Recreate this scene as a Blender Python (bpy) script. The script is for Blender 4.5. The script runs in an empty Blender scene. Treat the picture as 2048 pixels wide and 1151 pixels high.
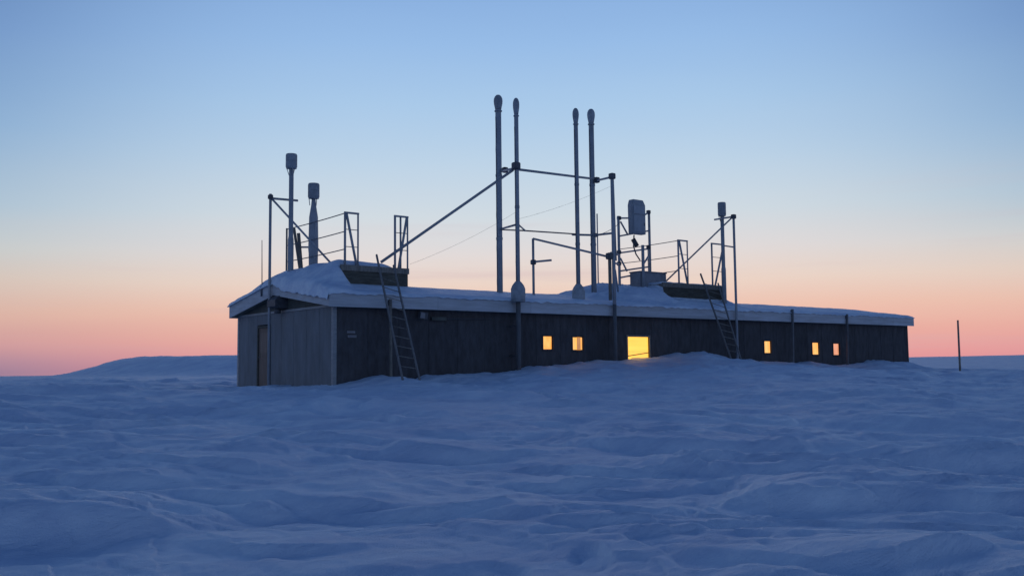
import bpy, bmesh, math, random
import numpy as np
from mathutils import Vector, Matrix

# ------------------------------------------------------------------ camera, sky, sun, exposure
# World axes: X runs along the station's long front wall, Y is depth behind that wall, Z is up (metres).
S = bpy.context.scene
C = S.collection
CAM = Vector((-14.627, -28.208, 0.491))
YAW, PITCH, ROLL, LENS = 0.66358, 0.08232, 0.01047, 33.557
fwd = Vector((math.cos(PITCH)*math.sin(YAW), math.cos(PITCH)*math.cos(YAW), math.sin(PITCH)))
r0 = Vector((math.cos(YAW), -math.sin(YAW), 0)); u0 = r0.cross(fwd)
right = r0*math.cos(ROLL) - u0*math.sin(ROLL); up = r0*math.sin(ROLL) + u0*math.cos(ROLL)
cd = bpy.data.cameras.new('camera'); co = bpy.data.objects.new('camera', cd); C.objects.link(co)
co.matrix_world = Matrix(((right.x, up.x, -fwd.x, CAM.x), (right.y, up.y, -fwd.y, CAM.y), (right.z, up.z, -fwd.z, CAM.z), (0, 0, 0, 1)))
cd.lens = LENS; cd.sensor_width = 36; cd.clip_start = .1; cd.clip_end = 9000
S.camera = co
S.view_settings.view_transform = 'Standard'; S.view_settings.look = 'None'
S.view_settings.exposure = 0; S.view_settings.gamma = 1; S.view_settings.use_curve_mapping = False

def lin(r, g, b):
    f = lambda c: (c/255/12.92) if c/255 <= .04045 else ((c/255+.055)/1.055)**2.4
    return (f(r), f(g), f(b), 1)

W = bpy.data.worlds.new('World'); S.world = W; W.use_nodes = True
nt = W.node_tree; N = nt.nodes; K = nt.links
bg = N['Background']
def mth(op, a, b=None, c=None, clamp=False):
    n = N.new('ShaderNodeMath'); n.operation = op; n.use_clamp = clamp
    for i, v in enumerate((a, b, c)):
        if v is None: continue
        if isinstance(v, (int, float)): n.inputs[i].default_value = v
        else: K.new(v, n.inputs[i])
    return n.outputs[0]
tc = N.new('ShaderNodeTexCoord')
sep = N.new('ShaderNodeSeparateXYZ'); K.new(tc.outputs['Generated'], sep.inputs[0])
glow_az = YAW + math.radians(.5)                      # compass direction of the dusk glow
gx, gy = math.sin(glow_az), math.cos(glow_az)
hl = mth('SQRT', mth('ADD', mth('MULTIPLY', sep.outputs[0], sep.outputs[0]), mth('ADD', mth('MULTIPLY', sep.outputs[1], sep.outputs[1]), 1e-5)))
ca = mth('DIVIDE', mth('ADD', mth('MULTIPLY', sep.outputs[0], gx), mth('MULTIPLY', sep.outputs[1], gy)), hl)
def ramp(stops, src):
    r = N.new('ShaderNodeValToRGB'); r.color_ramp.interpolation = 'EASE' if False else 'LINEAR'
    e = r.color_ramp.elements
    e[0].position = stops[0][0]; e[0].color = stops[0][1]
    e[1].position = stops[-1][0]; e[1].color = stops[-1][1]
    for p, c in stops[1:-1]:
        q = e.new(p); q.color = c
    K.new(src, r.inputs[0]); return r.outputs[0]
sn = lambda d: math.sin(math.radians(d))
wob = N.new('ShaderNodeTexNoise'); wob.inputs['Scale'].default_value = 3.0; wob.inputs['Detail'].default_value = 3
wm = N.new('ShaderNodeMapping'); wm.inputs['Scale'].default_value = (1, 1, 9); K.new(tc.outputs['Generated'], wm.inputs[0]); K.new(wm.outputs[0], wob.inputs[0])
el = mth('ADD', sep.outputs[2], mth('MULTIPLY', mth('SUBTRACT', wob.outputs[0], .5), .012))
GLOW = [(0, lin(222, 148, 154)), (sn(.7), lin(229, 158, 157)), (sn(2), lin(231, 173, 162)), (sn(3.4), lin(234, 191, 175)), (sn(5), lin(232, 209, 197)),
        (sn(6.8), lin(222, 215, 215)), (sn(9), lin(206, 216, 224)), (sn(12), lin(187, 209, 229)), (sn(15.5), lin(167, 199, 231)), (sn(19), lin(149, 186, 229)),
        (sn(23), lin(131, 169, 219)), (sn(32), lin(84, 124, 182)), (sn(50), lin(34, 64, 120)), (1, lin(8, 38, 92))]
SIDE = [(0, lin(132, 122, 152)), (sn(.6), lin(160, 134, 156)), (sn(1.5), lin(196, 150, 156)), (sn(3), lin(211, 173, 162)), (sn(4.8), lin(205, 191, 183)),
        (sn(6.5), lin(190, 198, 200)), (sn(9), lin(164, 188, 208)), (sn(13), lin(132, 168, 206)), (sn(18), lin(108, 144, 194)), (sn(23), lin(88, 122, 172)),
        (sn(35), lin(54, 84, 138)), (sn(55), lin(24, 50, 98)), (1, lin(8, 38, 92))]
BACK = [(0, lin(128, 146, 180)), (sn(3), lin(136, 150, 184)), (sn(10), lin(126, 148, 186)), (sn(25), lin(78, 112, 162)), (sn(45), lin(32, 70, 124)), (1, lin(8, 38, 92))]
def mix(f, a, b):
    m = N.new('ShaderNodeMix'); m.data_type = 'RGBA'; K.new(f, m.inputs[0]); K.new(a, m.inputs[6]); K.new(b, m.inputs[7]); return m.outputs[2]
def sstep(v, a, b):
    m = N.new('ShaderNodeMapRange'); m.interpolation_type = 'SMOOTHSTEP'; m.inputs[1].default_value = a; m.inputs[2].default_value = b
    K.new(v, m.inputs[0]); return m.outputs[0]
f_hi = sstep(ca, math.cos(math.radians(34)), math.cos(math.radians(5)))
lo_az = glow_az + math.radians(7)                   # near the horizon the glow sits further right
cb = mth('DIVIDE', mth('ADD', mth('MULTIPLY', sep.outputs[0], math.sin(lo_az)), mth('MULTIPLY', sep.outputs[1], math.cos(lo_az))), hl)
f_lo = sstep(cb, math.cos(math.radians(43)), math.cos(math.radians(14)))
hm = sstep(sep.outputs[2], sn(1.5), sn(9))
f1 = mth('ADD', mth('MULTIPLY', f_hi, hm), mth('MULTIPLY', f_lo, mth('SUBTRACT', 1.0, hm)))
f2 = sstep(ca, -.55, .75)
sky_c = mix(f2, ramp(BACK, el), mix(f1, ramp(SIDE, el), ramp(GLOW, el)))
nish = N.new('ShaderNodeTexSky'); nish.sky_type = 'NISHITA'; nish.sun_disc = False
nish.sun_elevation = math.radians(-2.5); nish.sun_rotation = glow_az
add = N.new('ShaderNodeMix'); add.data_type = 'RGBA'; add.blend_type = 'ADD'; add.inputs[0].default_value = .05
K.new(sky_c, add.inputs[6]); K.new(nish.outputs[0], add.inputs[7])
st_n = N.new('ShaderNodeTexNoise'); st_n.inputs['Scale'].default_value = 2.2; st_n.inputs['Detail'].default_value = 4; st_n.inputs['Roughness'].default_value = .6
st_m = N.new('ShaderNodeMapping'); st_m.inputs['Scale'].default_value = (1, 1, 22); st_m.inputs['Location'].default_value = (.3, 1.7, 0); K.new(tc.outputs['Generated'], st_m.inputs[0]); K.new(st_m.outputs[0], st_n.inputs[0])
veil = N.new('ShaderNodeMix'); veil.data_type = 'RGBA'; veil.inputs[7].default_value = lin(206, 178, 186)      # thin high cloud veils
K.new(mth('MULTIPLY', mth('MULTIPLY', sstep(st_n.outputs[0], .52, .78), .30), sstep(sep.outputs[2], sn(13), sn(4))), veil.inputs[0])
K.new(add.outputs[2], veil.inputs[6])
K.new(veil.outputs[2], bg.inputs[0]); bg.inputs[1].default_value = 1.0

sl = bpy.data.lights.new('sun', 'SUN'); so = bpy.data.objects.new('sun', sl); C.objects.link(so)
sl.energy = .12; sl.angle = math.radians(35); sl.color = (1, .66, .58)            # last glow from below the horizon, over the far plain
so.rotation_euler = Vector((gx*.985, gy*.985, .17)).to_track_quat('Z', 'Y').to_euler()

# ------------------------------------------------------------------ materials
def new_mat(name, col, rough=.7, metal=0., var=.15, vscale=3., bump=.0, bscale=20., stretch=(1, 1, 1), spec=.3, second=None, coord='Object'):
    m = bpy.data.materials.new(name); m.use_nodes = True; t = m.node_tree; b = t.nodes['Principled BSDF']
    b.inputs['Roughness'].default_value = rough; b.inputs['Metallic'].default_value = metal; b.inputs['Specular IOR Level'].default_value = spec
    g = t.nodes.new('ShaderNodeNewGeometry'); mp = t.nodes.new('ShaderNodeMapping'); mp.inputs['Scale'].default_value = stretch
    t.links.new(g.outputs['Position'], mp.inputs[0])
    n = t.nodes.new('ShaderNodeTexNoise'); n.inputs['Scale'].default_value = vscale; n.inputs['Detail'].default_value = 6; n.inputs['Roughness'].default_value = .65
    t.links.new(mp.outputs[0], n.inputs[0])
    r = t.nodes.new('ShaderNodeValToRGB'); e = r.color_ramp.elements
    c2 = second or tuple(min(1, c*(1+var)) for c in col[:3])
    e[0].position = .32; e[0].color = tuple(c*(1-var) for c in col[:3])+(1,); e[1].position = .7; e[1].color = tuple(c2[:3])+(1,)
    t.links.new(n.outputs[0], r.inputs[0])
    oi = t.nodes.new('ShaderNodeObjectInfo'); hs = t.nodes.new('ShaderNodeHueSaturation')
    mr = t.nodes.new('ShaderNodeMapRange'); mr.inputs[3].default_value = 1-var*.6; mr.inputs[4].default_value = 1+var*.6
    t.links.new(oi.outputs['Random'], mr.inputs[0]); t.links.new(mr.outputs[0], hs.inputs['Value'])
    t.links.new(r.outputs[0], hs.inputs['Color']); t.links.new(hs.outputs[0], b.inputs['Base Color'])
    if bump:
        n2 = t.nodes.new('ShaderNodeTexNoise'); n2.inputs['Scale'].default_value = bscale; n2.inputs['Detail'].default_value = 5
        t.links.new(mp.outputs[0], n2.inputs[0])
        bp = t.nodes.new('ShaderNodeBump'); bp.inputs['Strength'].default_value = bump; bp.inputs['Distance'].default_value = .02
        t.links.new(n2.outputs[0], bp.inputs['Height']); t.links.new(bp.outputs[0], b.inputs['Normal'])
    return m

M = {}
M['wall'] = new_mat('dark_stained_boarding', (.078, .072, .072), .85, var=.2, second=(.105, .102, .104), vscale=1.6, bump=.5, bscale=7, stretch=(3, 3, 1.0), spec=.2)
M['gable'] = new_mat('weathered_grey_sheeting', (.20, .205, .205), .75, var=.12, second=(.245, .255, .265), vscale=.9, bump=.5, bscale=6, stretch=(3, 3, .8), spec=.25)
M['pediment'] = new_mat('dull_green_grey_board', (.10, .105, .09), .8, var=.25, vscale=2, bump=.3)
M['trim'] = new_mat('pale_painted_trim', (.36, .36, .35), .6, var=.2, vscale=2, bump=.2, stretch=(1, 1, 4))
M['fascia'] = new_mat('frosted_grey_fascia', (.50, .50, .49), .65, var=.16, second=(.62, .64, .66), vscale=1.5, bump=.2, stretch=(.5, 1, 5))
M['door'] = new_mat('brown_door_paint', (.24, .17, .13), .7, var=.2, vscale=2, bump=.3, stretch=(6, 6, .6))
M['wood'] = new_mat('raw_weathered_timber', (.24, .215, .18), .85, var=.35, vscale=4, bump=.6, bscale=12, stretch=(4, 4, 1))
M['darkwood'] = new_mat('dark_olive_timber', (.10, .095, .075), .85, var=.4, vscale=3, bump=.5, stretch=(1, 1, 6))
M['metal'] = new_mat('galvanised_tube', (.38, .39, .40), .65, metal=.05, var=.12, vscale=3, bump=.2, bscale=30)
M['frosted'] = new_mat('frosted_metal', (.35, .37, .38), .7, metal=.1, var=.25, vscale=5, bump=.4, bscale=25)
M['darkmetal'] = new_mat('dark_steel', (.11, .112, .12), .6, metal=.2, var=.3, vscale=6)
M['paleladder'] = new_mat('frosted_bare_wood', (.20, .19, .18), .85, var=.2, vscale=4, bump=.3, stretch=(4, 4, 1))
M['dimmetal'] = new_mat('dimmed_dark_tube', (.15, .152, .155), .7, var=.15)  # shade painted into tubes below the eave; also the plain dark slim posts
M['cabinet'] = new_mat('grey_painted_sheet', (.36, .38, .40), .6, var=.15, vscale=4, bump=.1)
M['crate'] = new_mat('grey_plywood', (.30, .30, .31), .8, var=.2, vscale=3, bump=.3)
M['sign'] = new_mat('faded_white_plate', (.24, .23, .23), .7, var=.15)
M['wire'] = new_mat('bare_wire', (.16, .16, .17), .6, var=.1)

def snow_material(name, scale=1.):
    m = bpy.data.materials.new(name); m.use_nodes = True; t = m.node_tree; b = t.nodes['Principled BSDF']
    b.inputs['Roughness'].default_value = .55; b.inputs['Specular IOR Level'].default_value = .35
    g = t.nodes.new('ShaderNodeNewGeometry')
    mp = t.nodes.new('ShaderNodeMapping'); mp.inputs['Rotation'].default_value = (0, 0, YAW); mp.inputs['Scale'].default_value = (.35, 1, 1)
    t.links.new(g.outputs['Position'], mp.inputs[0])
    n = t.nodes.new('ShaderNodeTexNoise'); n.inputs['Scale'].default_value = 1.0*scale; n.inputs['Detail'].default_value = 9; n.inputs['Roughness'].default_value = .66; n.inputs['Distortion'].default_value = .6
    t.links.new(mp.outputs[0], n.inputs[0])
    r = t.nodes.new('ShaderNodeValToRGB'); e = r.color_ramp.elements            # wind crust and drift tones, contrast widened to paint in relief light and shade
    e[0].position = .37; e[0].color = (.62, .72, .84, 1); e[1].position = .63; e[1].color = (.84, .93, .98, 1)
    t.links.new(n.outputs[0], r.inputs[0]); t.links.new(r.outputs[0], b.inputs['Base Color'])
    n1 = t.nodes.new('ShaderNodeTexNoise'); n1.inputs['Scale'].default_value = 2.2*scale; n1.inputs['Detail'].default_value = 10; n1.inputs['Roughness'].default_value = .62; n1.inputs['Distortion'].default_value = .4
    t.links.new(mp.outputs[0], n1.inputs[0])
    bp = t.nodes.new('ShaderNodeBump'); bp.inputs['Strength'].default_value = .8; bp.inputs['Distance'].default_value = .10
    t.links.new(n1.outputs[0], bp.inputs['Height'])
    n2 = t.nodes.new('ShaderNodeTexNoise'); n2.inputs['Scale'].default_value = 55; n2.inputs['Detail'].default_value = 4
    t.links.new(g.outputs['Position'], n2.inputs[0])
    b2 = t.nodes.new('ShaderNodeBump'); b2.inputs['Strength'].default_value = .6; b2.inputs['Distance'].default_value = .012
    t.links.new(n2.outputs[0], b2.inputs['Height']); t.links.new(bp.outputs[0], b2.inputs['Normal']); t.links.new(b2.outputs[0], b.inputs['Normal'])
    return m
M['snow'] = snow_material('wind_packed_snow')
M['roofsnow'] = snow_material('roof_snow', 1.6)

def glow_mat(name, c1, c2, strength, stretch, scale):
    m = bpy.data.materials.new(name); m.use_nodes = True; t = m.node_tree
    b = t.nodes['Principled BSDF']; b.inputs['Base Color'].default_value = (.6, .5, .35, 1); b.inputs['Roughness'].default_value = .3
    g = t.nodes.new('ShaderNodeNewGeometry'); mp = t.nodes.new('ShaderNodeMapping'); mp.inputs['Scale'].default_value = stretch
    t.links.new(g.outputs['Position'], mp.inputs[0])
    n = t.nodes.new('ShaderNodeTexNoise'); n.inputs['Scale'].default_value = scale; n.inputs['Detail'].default_value = 3
    t.links.new(mp.outputs[0], n.inputs[0])
    r = t.nodes.new('ShaderNodeValToRGB'); e = r.color_ramp.elements; e[0].position = .35; e[0].color = c1; e[1].position = .65; e[1].color = c2
    t.links.new(n.outputs[0], r.inputs[0]); t.links.new(r.outputs[0], b.inputs['Emission Color']); b.inputs['Emission Strength'].default_value = strength
    return m
M['glow_yellow'] = glow_mat('lit_window_yellow', (1, .46, .025, 1), (1, .54, .05, 1), 1.3, (.3, .3, 5), 1.4)
M['glow_orange'] = glow_mat('lit_window_orange', (1, .34, .02, 1), (1, .46, .075, 1), 1.2, (4, 4, 2), 1.3)
M['glow_cream'] = glow_mat('lit_window_cream', (1, .40, .045, 1), (1, .52, .12, 1), 1.15, (5, 4, 1), 1.4)
M['glow_curtain'] = glow_mat('lit_curtain', (.42, .16, .02, 1), (.55, .22, .03, 1), 1.0, (6, 4, 1), 2)
M['glow_pink'] = glow_mat('lit_window_dim', (.75, .27, .10, 1), (.9, .36, .18, 1), 1.0, (5, 4, 1), 1.5)

# ------------------------------------------------------------------ helpers
def link_mesh(name, bm, mat, parent=None, smooth=False):
    me = bpy.data.meshes.new(name); bmesh.ops.recalc_face_normals(bm, faces=bm.faces[:]); bm.to_mesh(me); bm.free()
    if smooth:
        for p in me.polygons: p.use_smooth = True
    o = bpy.data.objects.new(name, me); C.objects.link(o); me.materials.append(mat)
    if parent is not None:
        o.parent = parent
        o.matrix_parent_inverse = Matrix.Translation(-parent.location) if parent.type == 'EMPTY' else Matrix.Identity(4)
    return o
def tag(o, label, cat, group=None, kind=None):
    if label: o['label'] = label
    if cat: o['category'] = cat
    if group: o['group'] = group
    if kind: o['kind'] = kind
    return o
def thing(name, loc, label, cat, group=None):
    e = bpy.data.objects.new(name, None); C.objects.link(e); e.location = loc; e.empty_display_size = .3
    return tag(e, label, cat, group)
def bx(bm, x0, x1, y0, y1, z0, z1):
    v = [bm.verts.new(p) for p in ((x0,y0,z0),(x1,y0,z0),(x1,y1,z0),(x0,y1,z0),(x0,y0,z1),(x1,y0,z1),(x1,y1,z1),(x0,y1,z1))]
    for f in ((0,3,2,1),(4,5,6,7),(0,1,5,4),(1,2,6,5),(2,3,7,6),(3,0,4,7)): bm.faces.new([v[i] for i in f])
def prism(bm, poly, axis, a, b):
    """extrude polygon (2D) along axis 'x' or 'y' from a to b"""
    mk = (lambda p, t: (t, p[0], p[1])) if axis == 'x' else (lambda p, t: (p[0], t, p[1]))
    A = [bm.verts.new(mk(p, a)) for p in poly]; B = [bm.verts.new(mk(p, b)) for p in poly]
    bm.faces.new(A); bm.faces.new(B[::-1]); n = len(poly)
    for i in range(n): bm.faces.new((A[i], B[i], B[(i+1) % n], A[(i+1) % n]))
def frame_of(d):
    d = d.normalized(); a = Vector((0, 0, 1)) if abs(d.z) < .95 else Vector((1, 0, 0))
    s = d.cross(a).normalized(); return s, d.cross(s).normalized()
def tube(bm, pts, r, n=10, sag=0):
    pts = [Vector(p) for p in pts]
    rs = r if isinstance(r, (list, tuple)) else [r]*len(pts)
    rings = []
    for i, p in enumerate(pts):
        d = (pts[min(i+1, len(pts)-1)] - pts[max(i-1, 0)])
        s, t = frame_of(d)
        rings.append([bm.verts.new(p + (s*math.cos(2*math.pi*k/n) + t*math.sin(2*math.pi*k/n))*rs[i]) for k in range(n)])
    for a, b in zip(rings, rings[1:]):
        for k in range(n): bm.faces.new((a[k], a[(k+1) % n], b[(k+1) % n], b[k]))
    bm.faces.new(rings[0]); bm.faces.new(rings[-1][::-1])
def beam(bm, a, b, w, h):
    """rectangular bar from a to b; w sideways, h in the other direction"""
    a, b = Vector(a), Vector(b); s, t = frame_of(b-a)
    A = [bm.verts.new(a + s*i*w/2 + t*j*h/2) for i, j in ((-1,-1),(1,-1),(1,1),(-1,1))]
    B = [bm.verts.new(b + s*i*w/2 + t*j*h/2) for i, j in ((-1,-1),(1,-1),(1,1),(-1,1))]
    bm.faces.new(A); bm.faces.new(B[::-1])
    for i in range(4): bm.faces.new((A[i], B[i], B[(i+1) % 4], A[(i+1) % 4]))
def lathe(bm, base, prof, n=20):
    base = Vector(base); rings = []
    for r, z in prof: rings.append([bm.verts.new(base + Vector((r*math.cos(2*math.pi*k/n), r*math.sin(2*math.pi*k/n), z))) for k in range(n)])
    for a, b in zip(rings, rings[1:]):
        for k in range(n): bm.faces.new((a[k], a[(k+1) % n], b[(k+1) % n], b[k]))
    bm.faces.new(rings[0]); bm.faces.new(rings[-1][::-1])
def T(name, pts, r, mat, parent, n=10, smooth=True):
    bm = bmesh.new(); tube(bm, pts, r, n); return link_mesh(name, bm, mat, parent, smooth)
def Bm(name, a, b, w, h, mat, parent):
    bm = bmesh.new(); beam(bm, a, b, w, h); return link_mesh(name, bm, mat, parent)
def Bx(name, x0, x1, y0, y1, z0, z1, mat, parent, bevel=0):
    bm = bmesh.new(); bx(bm, x0, x1, y0, y1, z0, z1)
    if bevel: bmesh.ops.bevel(bm, geom=bm.edges[:], offset=bevel, segments=2, affect='EDGES')
    return link_mesh(name, bm, mat, parent)
def rod(a, b, n=2):
    a, b = Vector(a), Vector(b); return [a.lerp(b, i/(n-1)) for i in range(n)]
def sagged(a, b, sag, n=14):
    a, b = Vector(a), Vector(b); return [a.lerp(b, i/(n-1)) - Vector((0, 0, sag*4*(i/(n-1))*(1-i/(n-1)))) for i in range(n)]

# ------------------------------------------------------------------ the snow ground: one sheet to the horizon
def h2(ix, iy, seed):
    n = (ix.astype(np.int64)*374761393 + iy.astype(np.int64)*668265263 + seed*1442695041) & 0xffffffff
    n = ((n ^ (n >> 13))*1274126177) & 0xffffffff
    return (n ^ (n >> 16)) & 0xffffffff
def perlin(x, y, seed=0):
    ix = np.floor(x); iy = np.floor(y); fx = x-ix; fy = y-iy
    u = fx**3*(fx*(fx*6-15)+10); v = fy**3*(fy*(fy*6-15)+10)
    def g(ox, oy):
        a = h2(ix+ox, iy+oy, seed)/4294967296.*2*np.pi
        return np.cos(a)*(fx-ox) + np.sin(a)*(fy-oy)
    a, b, c, d = g(0, 0), g(1, 0), g(0, 1), g(1, 1)
    return 1.41*((a*(1-u)+b*u)*(1-v) + (c*(1-u)+d*u)*v)
def ss(a, b, x):
    t = np.clip((x-a)/(b-a), 0, 1); return t*t*(3-2*t)
WL, WD, EAVE = 35.17, 8.0, 2.50
PROF = [(-60, .02), (-6, -.02), (-2.5, -.03), (-.36, .02), (.14, .03), (.78, .15), (1.71, .29), (2.3, .2), (2.79, .12), (3.09, .11), (3.49, .24), (4.75, .3), (6.2, .30), (7.1, .36), (7.6, .42), (7.93, .52), (8.1, .57), (8.5, .54), (8.9, .57), (9.9, .62),
        (11.23, .75), (12.6, .74), (14.04, .84), (15.24, .92), (16.49, 1.07), (17.2, 1.07), (17.78, 1.03), (18.77, .85), (19.9, .72), (20.86, .62), (22.7, .64), (24.25, .56), (25.5, .56), (26.68, .4), (27.6, .42), (28.41, .44),
        (29.5, .46), (30.22, .53), (30.7, .54), (31.0, .70), (31.2, .66), (31.4, .72), (31.7, .55), (32.58, .44), (33.81, .3), (35.6, .2), (39.32, .08), (41.79, .09), (47.41, -.12), (60, -.3), (120, -.4)]
PX_, PZ_ = np.array(PROF).T
# wind-cut steps one can pick out in the snow: (x, y), half width, height of the face towards the camera
SCARPS = [((-11.145, -12.611, -0.720), 1.25, .16), ((-12.566, -18.670, -0.850), .95, .26), ((-10.627, -18.927, -0.850), .26, .13), ((-9.805, -19.180, -0.850), .55, .13), ((-9.794, -16.195, -0.800), .7, .09), ((-2.587, -18.257, -0.350), 2.2, .24),
          ((-8.680, -20.695, -0.850), .85, .11), ((-8.788, 0.964, -0.500), 1.8, .2), ((-8.061, -6.098, -0.500), 1.5, .12), ((-5.884, -22.214, -0.750), 1.0, .20), ((-0.459, -21.033, -0.450), 2.6, .26), ((-7.845, -24.230, -0.950), 1.1, .12), ((-5.716, -19.079, -0.650), 1.4, .10),
          ((-6.988, -16.473, -0.700), 1.6, .11), ((-11.227, -20.731, -0.950), .7, .07), ((-7.987, -21.984, -0.850), 1.1, .08), ((-4.498, -23.210, -0.750), 1.3, .16), ((-11.296, -16.272, -0.800), .9, .12), ((-6.962, -19.407, -0.700), .9, .09), ((-4.252, -20.820, -0.600), 1.1, .12)]
def ground_z(X, Y, fine=True):
    dx, dy = X-CAM.x, Y-CAM.y
    D = np.hypot(dx, dy)
    c = dx*math.cos(YAW) - dy*math.sin(YAW); f = dx*math.sin(YAW) + dy*math.cos(YAW)
    az = np.arctan2(c, f)
    e0 = np.interp(X, PX_, PZ_)
    es = sum(np.interp(X+o, PX_, PZ_) for o in np.linspace(-5, 5, 11))/11
    d = np.maximum(-Y, 0)
    e0 = e0 + (.05*perlin(X/.9, Y/1.3, 51) + .06*np.maximum(perlin(X/.42, Y/.6, 52), 0))*ss(-3, -1, X)
    k = ss(.9, 5, d)
    edge = e0*(1-k) + es*k
    t = np.clip((d-.8)/25.5, 0, 1.6)
    tt = np.minimum(t, 1)**.78
    z = edge*(1-tt) - 1.13*tt
    z -= .9*ss(1, 1.6, t)*.3
    # behind the wall line and beyond the building
    back = ss(.5, 9, Y)
    z = z*(1-back) + (-.12)*back
    inside = ss(.12, .3, Y)*ss(.12, .3, X)*ss(.12, .3, WL-X)*ss(.12, .3, WD-Y)
    # far country: falls away on the left, rises a little on the right
    ang = np.interp(az, [-3.1, -1.2, -.5, -.4, 0, .38, .5, 1.2, 3.1], [0, -.002, -.0043, -.0038, -.0, .0046, .0056, .003, 0])
    far = ss(60, 320, D)
    z = z*(1-far) + (.2 + ang*D)*far
    # low rounded hill behind the left end
    hx, hy = 48., 88.
    rr = np.hypot(((X-HC[0])*math.cos(YAW) - (Y-HC[1])*math.sin(YAW))/32.5, ((X-HC[0])*math.sin(YAW) + (Y-HC[1])*math.cos(YAW))/40.)
    z += 2.5*(1-ss(.70, 1.04, rr + .05*perlin(X/14, Y/14, 5)))
    # wind relief
    near = 1 - .5*np.exp(-(d/1.4)**2)*((X > -2) & (X < WL+3)) * (Y < 1)
    near = np.where((Y > 0) & (X < 0) & (X > -1.2), .8, near)
    a = YAW + .12
    p = X*math.cos(a) - Y*math.sin(a); q = X*math.sin(a) + Y*math.cos(a)
    wp = p + .9*perlin(p/3.1, q/2.3, 11); wq = q + .6*perlin(p/3.7, q/1.9, 12)
    bd = np.hypot(np.maximum(np.maximum(-X, X-WL), 0), np.maximum(np.maximum(-Y, Y-WD), 0)); lowf = .2+.8*ss(1, 7, bd)
    nc = .7+.3*ss(9, 22, D)                     # broad swells are lower on the flat before the camera
    n = .22*perlin(wp/9, wq/7, 1)*lowf*nc
    n += .13*perlin(wp/3.6, wq/2.6, 2)*lowf*nc
    fall = np.clip(60/np.maximum(D, 1), 0, 1)
    r1 = perlin(wp/1.6, wq/1.0, 3); r1 = np.where(r1 > 0, r1**.8, r1*.6)
    n += .05*r1
    # sharp lipped sastrugi: steep face towards the viewer
    s = wq/1.9 + 1.7*perlin(wp/3.6, wq/3.2, 8); fr = s-np.floor(s)
    saw = np.where(fr < .16, fr/.16, 1-(fr-.16)/.84); saw = saw*saw*(3-2*saw)
    mask = ss(.02, .34, perlin(wp/4.6, wq/2.4, 9))
    n += .11*saw*mask
    s2 = wq/.62 + 1.2*perlin(wp/2, wq/1.2, 18); fr = s2-np.floor(s2)
    saw = np.where(fr < .2, fr/.2, 1-(fr-.2)/.8)
    n += .022*saw*ss(.0, .35, perlin(wp/2.1, wq/1.1, 19))
    pl = perlin(wp/2.6, wq/1.35, 61) + .25*perlin(wp/.7, wq/.5, 62)
    n += .06*ss(-.02, .10, pl)*ss(-.25, .25, perlin(wp/9, wq/6, 63))
    pl = perlin(wp/1.0, wq/.55, 64) + .3*perlin(wp/.3, wq/.2, 65)
    n += .024*ss(0, .10, pl)*ss(-.25, .2, perlin(wp/6, wq/3.4, 66))
    rid = 1-2*np.abs(perlin(wp/1.9, wq/.9, 67)); n += .045*np.maximum(rid, 0)**2*ss(-.2, .3, perlin(wp/7, wq/5, 68))
    lump = np.maximum(perlin(wp/.9, wq/.55, 41), 0)*ss(.1, .45, perlin(wp/5.5, wq/3.2, 42))
    n += .13*lump
    for (sx_, sy_, _z), hw, hh in SCARPS:
        lp = ((X-sx_)*math.cos(YAW) - (Y-sy_)*math.sin(YAW)); lq = ((X-sx_)*math.sin(YAW) + (Y-sy_)*math.cos(YAW))
        lp = lp + .18*hw*perlin(X/.9, Y/.9, 81); lq = lq + .35*hh*3*perlin(X/1.1, Y/1.1, 82) - .25*lp*lp/hw
        run = 1.7*hh
        n += hh*np.exp(-(lp/hw)**2)*np.where(lq < 0, ss(-run, 0, lq), np.exp(-np.maximum(lq, 0)/(7*hh+.3))) - .45*hh*np.exp(-(lp/hw)**2)*np.exp(-((lq+run*1.4)/(run*1.2))**2)
    if fine: n += .022*perlin(wp/.9, wq/.36, 4) + .012*perlin(p/.3, q/.16, 6) + .009*ss(0, .12, perlin(wp/.45, wq/.26, 71))
    n -= .11
    n -= .05*(1-ss(0, 6, bd))
    n *= fall
    n += .5*perlin(X/60, Y/60, 7)*ss(80, 250, D) + 2*perlin(X/300, Y/300, 15)*ss(400, 1500, D)
    z = z + n*near
    return np.where(inside > .5, -.35, z)
# hill centre: a little left of the gable, 150 m off
ha = YAW + math.atan((600-1024)/1909.)
HC = (CAM.x + 150*math.sin(ha), CAM.y + 150*math.cos(ha))

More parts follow.
